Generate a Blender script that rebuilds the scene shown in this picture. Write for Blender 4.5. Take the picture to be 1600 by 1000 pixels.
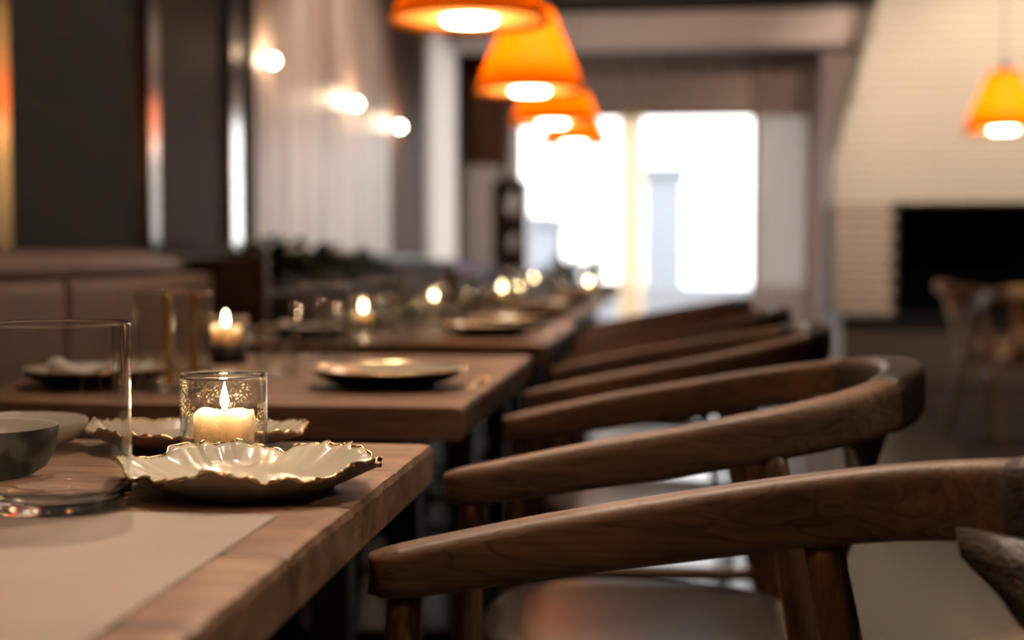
import bpy, bmesh, math, random
from math import sin, cos, pi, radians, sqrt, atan, degrees, hypot
from mathutils import Vector, Matrix, noise
random.seed(7)
S = bpy.context.scene
for o in list(bpy.data.objects): bpy.data.objects.remove(o)

# ------------------------------------------------------------------ camera, sky, exposure
cam_d = bpy.data.cameras.new('camera'); cam = bpy.data.objects.new('camera', cam_d)
S.collection.objects.link(cam); S.camera = cam
cam_d.sensor_width = 36; cam_d.lens = 36 * 2222 / 1600
cam_d.clip_start = .05; cam_d.clip_end = 300
cam.location = (0, 0, .955)
cam.rotation_euler = (radians(90 - 2.577), 0, radians(6.337))
cam_d.dof.use_dof = True; cam_d.dof.focus_distance = 1.30
cam_d.dof.aperture_fstop = 2.7; cam_d.dof.aperture_blades = 0

W = bpy.data.worlds.new('sky'); S.world = W; W.use_nodes = True
wn = W.node_tree.nodes; wl = W.node_tree.links
bg = wn['Background']; bg.inputs['Strength'].default_value = 4.3
tc = wn.new('ShaderNodeTexCoord'); sx = wn.new('ShaderNodeSeparateXYZ')
cr = wn.new('ShaderNodeValToRGB')
cr.color_ramp.elements[0].position = .0; cr.color_ramp.elements[0].color = (1, .965, .94, 1)
cr.color_ramp.elements[1].position = .6; cr.color_ramp.elements[1].color = (.96, .96, .98, 1)
wl.new(tc.outputs['Generated'], sx.inputs[0]); wl.new(sx.outputs['Z'], cr.inputs[0]); wl.new(cr.outputs[0], bg.inputs['Color'])

S.view_settings.view_transform = 'Standard'; S.view_settings.look = 'None'
S.view_settings.gamma = 1; S.view_settings.use_curve_mapping = False
S.view_settings.exposure = 0.2
S.cycles.transparent_max_bounces = 32
S.cycles.max_bounces = 10
S.cycles.transmission_bounces = 10

def portal(name, loc, rot, sx_, sy_):
    l = bpy.data.lights.new(name, 'AREA'); l.shape = 'RECTANGLE'; l.size = sx_; l.size_y = sy_
    l.cycles.is_portal = True
    o = bpy.data.objects.new(name, l); S.collection.objects.link(o); o.location = loc; o.rotation_euler = rot
portal('daylight_portal', (-.12, 13.24, 1.18), (radians(-90), 0, 0), 2.76, 2.18)
portal('daylight_portal', (-2.08, 11.28, 1.55), (0, radians(-90), 0), 2.3, 1.45)

BULB = 20.0        # emission of the pendant diffusers
SHADE_LAMP = 16.0   # watt of the lamp inside each shade
SPOT = 130.0        # watt of each added downlight
CANDLE = .20

# ------------------------------------------------------------------ helpers
C = S.collection
def link(name, me, mat=None, parent=None, loc=None, smooth=True):
    o = bpy.data.objects.new(name, me); C.objects.link(o)
    if mat and not me.materials: me.materials.append(mat)
    if parent: o.parent = parent
    if loc: o.location = loc
    if smooth and len(me.polygons): me.polygons.foreach_set('use_smooth', [True] * len(me.polygons))
    return o
def mesh(verts, faces):
    me = bpy.data.meshes.new('m'); me.from_pydata([tuple(v) for v in verts], [], faces); me.update()
    return me
def tag(o, label=None, cat=None, group=None, kind=None):
    if label: o['label'] = label
    if cat: o['category'] = cat
    if group: o['group'] = group
    if kind: o['kind'] = kind
    return o
def empty(name, loc=(0, 0, 0), rz=0, label=None, cat=None, group=None):
    o = bpy.data.objects.new(name, None); C.objects.link(o); o.location = loc; o.rotation_euler = (0, 0, rz)
    o.empty_display_size = .05
    return tag(o, label, cat, group)
def dup(o, loc=None, rz=None, label=None, parent=None, scale=None):
    c = o.copy(); C.objects.link(c)
    if parent: c.parent = parent
    if loc is not None: c.location = loc
    if rz is not None: c.rotation_euler = (0, 0, rz)
    if scale: c.scale = scale
    if label: c['label'] = label
    for ch in list(o.children): dup(ch, parent=c)
    return c
def box_me(x0, x1, y0, y1, z0, z1, b=.004):
    bm = bmesh.new(); bmesh.ops.create_cube(bm, size=1)
    for v in bm.verts:
        v.co = ((x0 + x1) / 2 + v.co.x * (x1 - x0), (y0 + y1) / 2 + v.co.y * (y1 - y0), (z0 + z1) / 2 + v.co.z * (z1 - z0))
    if b > 0:
        b = min(b, .45 * min(x1 - x0, y1 - y0, z1 - z0))
        bmesh.ops.bevel(bm, geom=list(bm.edges), offset=b, segments=2 if b > .004 else 1, profile=.6, affect='EDGES')
    me = bpy.data.meshes.new('m'); bm.to_mesh(me); bm.free(); return me
def box(name, x0, x1, y0, y1, z0, z1, mat, parent=None, b=.004, kind=None):
    o = link(name, box_me(x0, x1, y0, y1, z0, z1, b), mat, parent, smooth=False)
    if kind: o['kind'] = kind
    return o
def rev_me(prof, n=48, rx=1, ry=1, wob=None):
    vs, fs = [], []
    ring = []
    for (r, z) in prof:
        if r < 1e-6: ring.append([len(vs)]); vs.append((0, 0, z))
        else:
            idx = []
            for k in range(n):
                a = 2 * pi * k / n
                x, y, zz = r * cos(a) * rx, r * sin(a) * ry, z
                if wob: x, y, zz = wob(x, y, zz, a, r)
                idx.append(len(vs)); vs.append((x, y, zz))
            ring.append(idx)
    for A, B in zip(ring, ring[1:]):
        if len(A) == 1 and len(B) == 1: continue
        for k in range(n):
            k2 = (k + 1) % n
            if len(A) == 1: fs.append((A[0], B[k], B[k2]))
            elif len(B) == 1: fs.append((A[k], B[0], A[k2]))
            else: fs.append((A[k], B[k], B[k2], A[k2]))
    me = mesh(vs, fs)
    bm = bmesh.new(); bm.from_mesh(me); bmesh.ops.recalc_face_normals(bm, faces=bm.faces); bm.to_mesh(me); bm.free()
    return me
def catmull(P, n):
    out = []
    for i in range(len(P) - 1):
        p0 = P[max(i - 1, 0)]; p1 = P[i]; p2 = P[i + 1]; p3 = P[min(i + 2, len(P) - 1)]
        for k in range(n):
            t = k / n
            out.append([.5 * ((2 * b) + (-a + c) * t + (2 * a - 5 * b + 4 * c - d) * t * t + (-a + 3 * b - 3 * c + d) * t ** 3) for a, b, c, d in zip(p0, p1, p2, p3)])
    out.append(list(P[-1])); return out
def sweep_me(path, m=16, e=2.6, closed=False):
    # path rows: x, y, z, width, height ; superellipse cross section, width horizontal
    vs, fs = [], []
    N = len(path)
    for i, p in enumerate(path):
        a = Vector(path[(i - 1) % N if closed else max(i - 1, 0)][:3]); b = Vector(path[(i + 1) % N if closed else min(i + 1, N - 1)][:3])
        t = (b - a).normalized(); up = Vector((0, 0, 1))
        s = t.cross(up)
        s = s.normalized() if s.length > 1e-4 else Vector((1, 0, 0))
        u = s.cross(t).normalized()
        for k in range(m):
            an = 2 * pi * k / m; c_, s_ = cos(an), sin(an)
            cx = math.copysign(abs(c_) ** (2 / e), c_) * p[3] / 2; cz = math.copysign(abs(s_) ** (2 / e), s_) * p[4] / 2
            vs.append(Vector(p[:3]) + s * cx + u * cz)
    for i in range(N if closed else N - 1):
        for k in range(m):
            j = (i + 1) % N
            fs.append((i * m + k, i * m + (k + 1) % m, j * m + (k + 1) % m, j * m + k))
    if not closed:
        fs.append(tuple(range(m))[::-1]); fs.append(tuple((N - 1) * m + k for k in range(m)))
    me = mesh(vs, fs)
    bm = bmesh.new(); bm.from_mesh(me); bmesh.ops.recalc_face_normals(bm, faces=bm.faces); bm.to_mesh(me); bm.free()
    return me
def rod_me(p, q, r0, r1, m=14, mid=None, e=2):
    n = 8; P = []
    for k in range(n + 1):
        t = k / n; r = r0 + (r1 - r0) * t
        if mid: r += mid * sin(pi * t)
        P.append([p[i] + (q[i] - p[i]) * t for i in range(3)] + [2 * r, 2 * r])
    return sweep_me(P, m, e)

# ------------------------------------------------------------------ materials
MATS = {}
def newmat(name):
    m = bpy.data.materials.new(name); m.use_nodes = True
    nt = m.node_tree; b = nt.nodes['Principled BSDF']; MATS[name] = m
    return m, nt, b
def N(nt, t, **kw):
    n = nt.nodes.new(t)
    for k, v in kw.items():
        if k in n.inputs: n.inputs[k].default_value = v
        else: setattr(n, k, v)
    return n
def ramp(nt, stops):
    r = nt.nodes.new('ShaderNodeValToRGB'); e = r.color_ramp.elements
    while len(e) < len(stops): e.new(.5)
    for x, (p, c) in zip(e, stops): x.position = p; x.color = (*c, 1)
    return r
def plain(name, col, rough=.6, metal=0, var=.08, scale=12, bump=0, spec=.5):
    m, nt, b = newmat(name)
    tcx = N(nt, 'ShaderNodeTexCoord'); no = N(nt, 'ShaderNodeTexNoise', Scale=scale, Detail=4.0)
    nt.links.new(tcx.outputs['Object'], no.inputs['Vector'])
    r = ramp(nt, [(.3, tuple(c * (1 - var) for c in col)), (.7, tuple(min(1, c * (1 + var)) for c in col))])
    nt.links.new(no.outputs['Fac'], r.inputs[0]); nt.links.new(r.outputs[0], b.inputs['Base Color'])
    b.inputs['Roughness'].default_value = rough; b.inputs['Metallic'].default_value = metal
    b.inputs['Specular IOR Level'].default_value = spec
    if bump:
        bp = N(nt, 'ShaderNodeBump', Strength=bump, Distance=.002); nt.links.new(no.outputs['Fac'], bp.inputs['Height']); nt.links.new(bp.outputs[0], b.inputs['Normal'])
    return m
def wood(name, dark, mid, light, axis='X', rough=.42, sc=1.0, fig=.5, bump=.15, spec=.5):
    """grain runs along the axis: noise stretched that way, figure from a distorted wave, pores on top"""
    m, nt, b = newmat(name); L = nt.links
    tcx = N(nt, 'ShaderNodeTexCoord'); oi = N(nt, 'ShaderNodeObjectInfo')
    add = N(nt, 'ShaderNodeVectorMath', operation='ADD'); mul = N(nt, 'ShaderNodeVectorMath', operation='SCALE'); mul.inputs['Scale'].default_value = 7.3
    cmb = N(nt, 'ShaderNodeCombineXYZ')
    for k in range(3): L.new(oi.outputs['Random'], cmb.inputs[k])
    L.new(cmb.outputs[0], mul.inputs[0]); L.new(tcx.outputs['Object'], add.inputs[0]); L.new(mul.outputs[0], add.inputs[1])
    def mp(st, cross):
        q = N(nt, 'ShaderNodeMapping'); s = {'X': (st, cross, cross), 'Y': (cross, st, cross), 'Z': (cross, cross, st)}[axis]
        q.inputs['Scale'].default_value = tuple(v * sc for v in s); L.new(add.outputs[0], q.inputs['Vector']); return q
    a = mp(2.2, 14); n1 = N(nt, 'ShaderNodeTexNoise', Scale=1.6, Detail=3.0, Distortion=.6); L.new(a.outputs[0], n1.inputs['Vector'])
    # growth rings: bands of a smooth noise field
    ma = N(nt, 'ShaderNodeMath', operation='MULTIPLY'); ma.inputs[1].default_value = 9.0; L.new(n1.outputs['Fac'], ma.inputs[0])
    fr = N(nt, 'ShaderNodeMath', operation='FRACT'); L.new(ma.outputs[0], fr.inputs[0])
    rr = ramp(nt, [(0, (.15, .15, .15)), (.10, (.7, .7, .7)), (.8, (1, 1, 1)), (1, (.15, .15, .15))]); L.new(fr.outputs[0], rr.inputs[0])
    c = mp(6, 190); n2 = N(nt, 'ShaderNodeTexNoise', Scale=1.0, Detail=5.0); L.new(c.outputs[0], n2.inputs['Vector'])
    base = ramp(nt, [(.25, dark), (.5, mid), (.75, light)]); L.new(n1.outputs['Fac'], base.inputs[0])
    mx = N(nt, 'ShaderNodeMixRGB', blend_type='MULTIPLY'); mx.inputs[0].default_value = fig
    L.new(base.outputs[0], mx.inputs[1]); L.new(rr.outputs[0], mx.inputs[2])
    pr = ramp(nt, [(.35, (.55, .52, .5)), (.55, (1, 1, 1))]); L.new(n2.outputs['Fac'], pr.inputs[0])
    m2 = N(nt, 'ShaderNodeMixRGB', blend_type='MULTIPLY'); m2.inputs[0].default_value = .55
    L.new(mx.outputs[0], m2.inputs[1]); L.new(pr.outputs[0], m2.inputs[2]); L.new(m2.outputs[0], b.inputs['Base Color'])
    b.inputs['Roughness'].default_value = rough; b.inputs['Specular IOR Level'].default_value = spec
    bp = N(nt, 'ShaderNodeBump', Strength=bump, Distance=.001); L.new(n2.outputs['Fac'], bp.inputs['Height']); L.new(bp.outputs[0], b.inputs['Normal'])
    return m
def emit(name, col, st):
    m, nt, b = newmat(name); b.inputs['Base Color'].default_value = (0, 0, 0, 1)
    b.inputs['Emission Color'].default_value = (*col, 1); b.inputs['Emission Strength'].default_value = st
    b.inputs['Specular IOR Level'].default_value = 0
    return m

oakX = wood('chair oak along arm', (.135, .069, .036), (.23, .124, .066), (.33, .185, .10), 'X', .5, 1.0, .55)
oakZ = wood('chair oak upright', (.14, .064, .028), (.22, .108, .048), (.29, .148, .07), 'Z', .42, 1.0, .40)
tabX = wood('table board oak', (.16, .078, .040), (.27, .145, .078), (.38, .22, .125), 'X', .47, 1.3, .35, .3)
wall_dark = wood('smoked wall panelling', (.022, .011, .008), (.038, .019, .013), (.052, .027, .019), 'Z', .6, .35, .3, .15, .15)
wall_brown = wood('brown timber panelling', (.16, .070, .036), (.25, .115, .062), (.32, .16, .09), 'Z', .6, .35, .3, .15, .15)
ceil_m = wood('dark ceiling boards', (.03, .018, .013), (.05, .03, .022), (.07, .042, .03), 'Y', .6, .3, .3)
floor_m = wood('pale oiled floor boards', (.052, .038, .031), (.078, .058, .048), (.10, .078, .065), 'Y', .22, .5, .15, .02, .3)
bench_w = wood('bench timber', (.05, .024, .013), (.09, .045, .025), (.13, .07, .04), 'Y', .4, .5, .3)
green_dark = plain('dark grey green felt', (.020, .021, .018), .9, var=.15, scale=6)
seat_leather = plain('dark brown seat leather', (.060, .042, .033), .30, var=.18, scale=30, bump=.04)
black_leather = None
linen = plain('white linen', (.62, .60, .58), .9, var=.05, scale=60, bump=.3)
uph = plain('taupe leather upholstery', (.19, .125, .093), .5, var=.10, scale=8, bump=.1)
steel = plain('polished metal strip', (.72, .72, .72), .17, 1, var=.03)
brass = plain('brass', (.80, .55, .22), .22, 1, var=.06)
gold = plain('gold lustre', (.90, .66, .34), .20, 1, var=.12, scale=90)
blackm = plain('black painted steel', (.012, .012, .012), .45, var=.1)
dceramic = plain('dark stoneware glaze', (.009, .009, .009), .5, var=.35, scale=40, bump=.25, spec=.12)
cream = plain('cream porcelain glaze', (.52, .46, .35), .18, var=.04, scale=9)
greypor = plain('unglazed warm grey porcelain', (.34, .29, .24), .45, var=.06, scale=20)
offwhite = plain('off white stoneware', (.60, .55, .48), .28, var=.05, scale=20)
matm = plain('pale beige leather placemat', (.36, .285, .22), .62, var=.07, scale=5, bump=.15)
plaster = plain('pinkish white plaster', (.60, .48, .43), .85, var=.04, scale=1.2)
brickw = plain('whitewashed brick', (.66, .58, .47), .8, var=.06, scale=5, bump=.4)
brickj = plain('pale bare brick', (.48, .38, .31), .85, var=.10, scale=5, bump=.4)
mortar = plain('mortar', (.40, .34, .28), .95, var=.06)
mortard = plain('dark joint mortar', (.10, .075, .062), .95, var=.06)  # darker mortar colour between the jamb bricks
soot = plain('soot black', (.002, .002, .002), 1, var=.2, spec=0)
stone = plain('black hearth stone', (.016, .015, .015), .4, var=.15)
plinthm = plain('warm grey render', (.30, .24, .205), .8, var=.05)
lilac = plain('lilac grey wool', (.22, .18, .24), .9, var=.06, bump=.2)
canem = plain('woven straw', (.50, .33, .17), .7, var=.15, scale=120, bump=.5)
leafm = plain('dark glossy leaf', (.018, .035, .014), .35, var=.35, scale=20)
leafm2 = plain('olive leaf', (.10, .085, .035), .45, var=.35, scale=20)
redb = plain('oxblood lacquer', (.085, .022, .014), .4, var=.1)
snow = plain('wet grey snow', (.26, .28, .30), .9, var=.03)
bldg = plain('distant pale render', (.29, .31, .34), .9, var=.03)
wickm = plain('charred wick', (.02, .015, .012), .9)
charcoal = plain('black ceramic', (.012, .010, .009), .35)

m, nt, b = newmat('black grained leather'); black_leather = m
b.inputs['Base Color'].default_value = (.055, .036, .024, 1); b.inputs['Roughness'].default_value = .38
tx = N(nt, 'ShaderNodeTexCoord'); vo = N(nt, 'ShaderNodeTexVoronoi', Scale=330.0); mp_ = N(nt, 'ShaderNodeMapping'); mp_.inputs['Scale'].default_value = (.45, .45, 1)
nt.links.new(tx.outputs['Object'], mp_.inputs['Vector']); nt.links.new(mp_.outputs[0], vo.inputs['Vector'])
bp = N(nt, 'ShaderNodeBump', Strength=.8, Distance=.0015); nt.links.new(vo.outputs['Distance'], bp.inputs['Height']); nt.links.new(bp.outputs[0], b.inputs['Normal'])

# whitewashed wall with vertical streaks
m, nt, b = newmat('whitewashed timber wall'); washed = m
tx = N(nt, 'ShaderNodeTexCoord'); mp_ = N(nt, 'ShaderNodeMapping'); mp_.inputs['Scale'].default_value = (1, 3.0, .55)
no = N(nt, 'ShaderNodeTexNoise', Scale=1.5, Detail=4.0, Distortion=.4)
nt.links.new(tx.outputs['Object'], mp_.inputs['Vector']); nt.links.new(mp_.outputs[0], no.inputs['Vector'])
r = ramp(nt, [(.34, (.30, .20, .155)), (.48, (.47, .35, .29)), (.66, (.66, .55, .49))]); nt.links.new(no.outputs['Fac'], r.inputs[0])
nt.links.new(r.outputs[0], b.inputs['Base Color']); b.inputs['Roughness'].default_value = .38

def thin_glass(name, tint=(.97, .98, .98), dust=0.0):
    m, nt, b = newmat(name); L = nt.links; nt.nodes.remove(b)
    out = nt.nodes['Material Output']
    tr = N(nt, 'ShaderNodeBsdfTransparent'); tr.inputs[0].default_value = (*tint, 1)
    gl = N(nt, 'ShaderNodeBsdfGlossy'); gl.inputs['Roughness'].default_value = .02
    lw = N(nt, 'ShaderNodeLayerWeight'); lw.inputs['Blend'].default_value = .5
    pw = N(nt, 'ShaderNodeMath', operation='POWER'); pw.inputs[1].default_value = 3.5; L.new(lw.outputs['Facing'], pw.inputs[0])
    fr = N(nt, 'ShaderNodeMath', operation='MULTIPLY_ADD'); fr.inputs[1].default_value = .85; fr.inputs[2].default_value = .05; L.new(pw.outputs[0], fr.inputs[0])
    mx = N(nt, 'ShaderNodeMixShader'); L.new(fr.outputs[0], mx.inputs[0]); L.new(tr.outputs[0], mx.inputs[1]); L.new(gl.outputs[0], mx.inputs[2])
    last = mx
    if dust:
        df = N(nt, 'ShaderNodeBsdfTranslucent'); df.inputs[0].default_value = (.9, .75, .5, 1)
        tx = N(nt, 'ShaderNodeTexCoord'); no = N(nt, 'ShaderNodeTexVoronoi', Scale=420.0)
        n3 = N(nt, 'ShaderNodeTexNoise', Scale=45.0, Detail=3.0)
        L.new(tx.outputs['Object'], no.inputs['Vector']); L.new(tx.outputs['Object'], n3.inputs['Vector'])
        r = ramp(nt, [(.12, (1, 1, 1)), (.32, (0, 0, 0))]); L.new(no.outputs['Distance'], r.inputs[0])
        r3 = ramp(nt, [(.42, (0, 0, 0)), (.62, (1, 1, 1))]); L.new(n3.outputs['Fac'], r3.inputs[0])
        mu = N(nt, 'ShaderNodeMath', operation='MULTIPLY'); L.new(r.outputs[0], mu.inputs[0]); L.new(r3.outputs[0], mu.inputs[1])
        mu2 = N(nt, 'ShaderNodeMath', operation='MULTIPLY_ADD'); mu2.inputs[1].default_value = dust; mu2.inputs[2].default_value = .0; L.new(mu.outputs[0], mu2.inputs[0])
        m2 = N(nt, 'ShaderNodeMixShader'); L.new(mu2.outputs[0], m2.inputs[0]); L.new(mx.outputs[0], m2.inputs[1]); L.new(df.outputs[0], m2.inputs[2]); last = m2
    L.new(last.outputs[0], out.inputs['Surface'])
    return m
glass_thin = thin_glass('clear thin glass')
glass_dusty = thin_glass('votive glass with fine bubbles', dust=1.6)
m, nt, b = newmat('solid clear glass'); glass = m
b.inputs['Transmission Weight'].default_value = 1; b.inputs['Roughness'].default_value = 0.0; b.inputs['IOR'].default_value = 1.36
b.inputs['Base Color'].default_value = (.99, .99, .99, 1)
m, nt, b = newmat('crystal glass'); crystal = m
b.inputs['Transmission Weight'].default_value = 1; b.inputs['Roughness'].default_value = 0.0; b.inputs['IOR'].default_value = 1.5
m, nt, b = newmat('candle wax'); wax = m
b.inputs['Base Color'].default_value = (.93, .77, .60, 1); b.inputs['Roughness'].default_value = .5
b.inputs['Subsurface Weight'].default_value = .7; b.inputs['Subsurface Radius'].default_value = (1, .85, .7); b.inputs['Subsurface Scale'].default_value = .03
m, nt, b = newmat('glowing candle wax'); # wax with the flame's own light carried inside it
waxg = wax
flame_m = emit('candle flame', (1, .70, .36), 90)
bulb_m = emit('pendant diffuser', (1, .78, .54), BULB)
globe_m = emit('sconce globe', (1, .82, .60), 40)
m, nt, b = newmat('orange lamp shade'); shade_m = m
b.inputs['Base Color'].default_value = (.95, .42, .01, 1); b.inputs['Roughness'].default_value = .6
out = nt.nodes['Material Output']; tl = N(nt, 'ShaderNodeBsdfTranslucent'); tl.inputs[0].default_value = (1.0, .50, .01, 1)
mx = N(nt, 'ShaderNodeMixShader'); mx.inputs[0].default_value = .6
nt.links.new(b.outputs[0], mx.inputs[1]); nt.links.new(tl.outputs[0], mx.inputs[2]); nt.links.new(mx.outputs[0], out.inputs['Surface'])
m, nt, b = newmat('sheer curtain'); sheer = m
out = nt.nodes['Material Output']
tr = N(nt, 'ShaderNodeBsdfTransparent'); tr.inputs[0].default_value = (1, 1, 1, 1)
tl = N(nt, 'ShaderNodeBsdfTranslucent'); tl.inputs[0].default_value = (.62, .56, .52, 1)
df = N(nt, 'ShaderNodeBsdfDiffuse'); df.inputs[0].default_value = (.50, .42, .37, 1)
ma = N(nt, 'ShaderNodeMixShader'); ma.inputs[0].default_value = .5; mb = N(nt, 'ShaderNodeMixShader'); mb.inputs[0].default_value = .62
nt.links.new(tl.outputs[0], ma.inputs[1]); nt.links.new(df.outputs[0], ma.inputs[2])
nt.links.new(tr.outputs[0], mb.inputs[1]); nt.links.new(ma.outputs[0], mb.inputs[2]); nt.links.new(mb.outputs[0], out.inputs['Surface'])

# ------------------------------------------------------------------ room shell
XL, XR, Y0, Y1, ZC = -1.85, 5.5, -2.6, 13.0, 3.05
def st(name, *a, mat, b=0): return box(name, *a, mat, None, b, 'structure')
st('floor', XL - .25, XR + .25, Y0 - .2, Y1 + .3, -.1, 0, mat=floor_m)
st('ceiling', XL - .25, XR + .25, Y0 - .2, Y1 + .3, ZC, ZC + .1, mat=ceil_m)
st('wall_back', XL - .25, XR + .25, Y0 - .2, Y0, 0, ZC, mat=wall_dark)
# left wall with its window between y 10.56 and 12.0
st('wall_left', XL - .25, XL, Y0, 10.56, 0, ZC, mat=wall_brown)
st('wall_left_under_window', XL - .25, XL, 10.56, 12.0, 0, .40, mat=wall_brown)
st('wall_left_over_window', XL - .25, XL, 10.56, 12.0, 2.70, ZC, mat=wall_brown)
st('wall_left_far', XL - .25, XL, 12.0, Y1, 0, ZC, mat=wall_dark)
# end wall with a window pair
st('wall_end_left', XL - .25, -1.50, Y1, Y1 + .25, 0, ZC, mat=wall_brown)
st('wall_end_right', 1.26, XR + .25, Y1, Y1 + .25, 0, ZC, mat=plaster)
st('wall_end_over_window', -1.50, 1.26, Y1, Y1 + .25, 2.26, ZC, mat=wall_brown)
st('wall_end_under_window', -1.50, 1.26, Y1, Y1 + .25, 0, .09, mat=plaster)
# right wall with a wide window, outside the picture
st('wall_right', XR, XR + .2, Y0, Y1 + .25, 0, ZC, mat=wall_brown)

def window(name, horiz, a0, a1, z0, z1, pos, mull, fm, depth=.06):
    """frame with panes; horiz=True: spans x at y=pos"""
    e = bpy.data.objects.new(name, None); C.objects.link(e); e['kind'] = 'structure'
    def bx(n, p0, p1, q0, q1, m, t=depth, bv=.004):
        if horiz: return box(n, p0, p1, pos, pos + t, q0, q1, m, e, bv)
        return box(n, pos, pos + t, p0, p1, q0, q1, m, e, bv)
    w = .05
    bx('frame_bar', a0, a1, z0, z0 + w, fm); bx('frame_bar', a0, a1, z1 - w, z1, fm)
    xs = [a0] + mull + [a1]
    for x in xs:
        h = .03 if x in mull else w / 2
        xx = min(max(x, a0 + h), a1 - h)
        bx('frame_post', xx - h, xx + h, z0 + w, z1 - w, fm)
    for p, q in zip(xs, xs[1:]):
        if horiz: g = box('pane', p, q, pos + .025, pos + .031, z0 + .02, z1 - .02, glass_thin, e, 0)
        else: g = box('pane', pos + .025, pos + .031, p, q, z0 + .02, z1 - .02, glass_thin, e, 0)
    return e
warmoak = wood('warm window oak', (.42, .22, .09), (.52, .29, .13), (.60, .36, .17), 'Z', .5, .6, .2)
window('window_1', True, -1.50, 1.26, .09, 2.26, 13.03, [-.365, .76], warmoak)
window('window_2', False, 10.56, 12.0, .40, 2.70, -1.95, [], wall_brown, -.06)

# left wall cladding (parts of the panel run)
t = -1.85
st('trim_1', t, t + .05, -2.5, 10.54, 0, .965, mat=bench_w, b=.003)          # wainscot behind the banquette
clad = empty('wall_cladding', (0, 0, 0)); tag(clad, 'dark floor-to-ceiling panels with slim polished metal strips above the banquette', 'wall panel')
box('panel', t, t + .035, 1.4, 3.56, .97, ZC, green_dark, clad, .003)
box('brass_strip', t, t + .045, 3.58, 3.76, .97, ZC, brass, clad, .004)
box('panel', t, t + .03, 3.78, 4.70, .97, ZC, green_dark, clad, .003)
box('metal_strip', t, t + .05, 4.80, 4.90, .97, ZC, steel, clad, .006)
box('panel', t, t + .03, 4.905, 5.69, .97, ZC, wall_dark, clad, .003)
box('metal_strip', t, t + .05, 5.74, 5.87, .97, ZC, steel, clad, .006)
box('jamb', t, t + .06, 5.90, 6.05, .97, ZC, wall_dark, clad, .003)
box('backing', t, t + .012, 4.70, 6.06, .97, ZC, charcoal, clad, 0)
# whitewashed boards behind the sconces, each board its own piece
wb = empty('whitewashed_boarding', (0, 0, 0)); tag(wb, 'whitewashed vertical boarding behind the three wall sconces', 'wall panel')
for k in range(16):
    y = 6.07 + k * .196; box('board', t, t + .022 + .003 * (k % 2), y, y + .193, .97, ZC, washed, wb, .003)
cl = empty('timber_boarding', (0, 0, 0)); tag(cl, 'brown timber boards between the sconce wall and the narrow side window', 'wall panel')
for k in range(6):
    y = 9.215 + k * .22; box('board', t, t + .028, y, y + .216, .97, ZC, wall_brown, cl, .004)
# beam and ceiling line
bm_o = box('ceiling_beam', -1.85, 5.5, 12.0, 12.3, 2.70, 2.985, plaster, None, .01); tag(bm_o, 'pinkish plastered beam under the ceiling in front of the curtains', 'beam')
# plaster pier right of the curtains
pier = box('plaster_pier', 1.30, 1.85, 12.31, 12.99, 0, ZC, plaster, None, .01); tag(pier, 'pinkish white plaster pier between the curtains and the fireplace', 'pillar')

# ------------------------------------------------------------------ outside
g = box('snowy_ground', -60, 60, 13.6, 120, -1.6, -1.5, snow, None, 0, 'structure')
bl = empty('distant_building', (-.3, 55, -1.5)); tag(bl, 'pale blue-grey building seen hazily through the right window pane', 'building')
box('wall', -.7, .8, 0, 8, 0, 5.6, bldg, bl, 0); box('roof', -.85, .95, -.3, 8.3, 5.6, 5.9, snow, bl, .05)
bl = empty('distant_building', (-5.2, 50, -1.5)); tag(bl, 'low pale building seen hazily through the left window pane', 'building')
box('wall', -1.6, .9, 0, 8, 0, 3.6, bldg, bl, 0); box('roof', -1.8, 1.1, -.3, 8.3, 3.6, 3.9, snow, bl, .05)
pp = box('terrace_parapet', -6, 6, 15.2, 15.4, -1.5, .62, bldg, None, .02); tag(pp, 'low pale terrace parapet outside the end window', 'wall')

# ------------------------------------------------------------------ curtains
dense = plain('pinkish brown curtain', (.40, .31, .27), .9, var=.05)
m, nt, b = newmat('dense voile'); voile = m
out = nt.nodes['Material Output']
tl = N(nt, 'ShaderNodeBsdfTranslucent'); tl.inputs[0].default_value = (.47, .355, .30, 1)
tr = N(nt, 'ShaderNodeBsdfTransparent'); b.inputs['Base Color'].default_value = (.47, .355, .30, 1); b.inputs['Roughness'].default_value = .9
ma = N(nt, 'ShaderNodeMixShader'); ma.inputs[0].default_value = .22; mb = N(nt, 'ShaderNodeMixShader'); mb.inputs[0].default_value = .95
nt.links.new(b.outputs[0], ma.inputs[1]); nt.links.new(tl.outputs[0], ma.inputs[2]); nt.links.new(tr.outputs[0], mb.inputs[1]); nt.links.new(ma.outputs[0], mb.inputs[2]); nt.links.new(mb.outputs[0], out.inputs['Surface'])
m, nt, b = newmat('peach voile'); peach = m
out = nt.nodes['Material Output']
tl = N(nt, 'ShaderNodeBsdfTranslucent'); tl.inputs[0].default_value = (.95, .74, .52, 1)
tr = N(nt, 'ShaderNodeBsdfTransparent'); tr.inputs[0].default_value = (1, .82, .62, 1); mb = N(nt, 'ShaderNodeMixShader'); mb.inputs[0].default_value = .85
nt.links.new(tr.outputs[0], mb.inputs[1]); nt.links.new(tl.outputs[0], mb.inputs[2]); nt.links.new(mb.outputs[0], out.inputs['Surface'])
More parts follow.
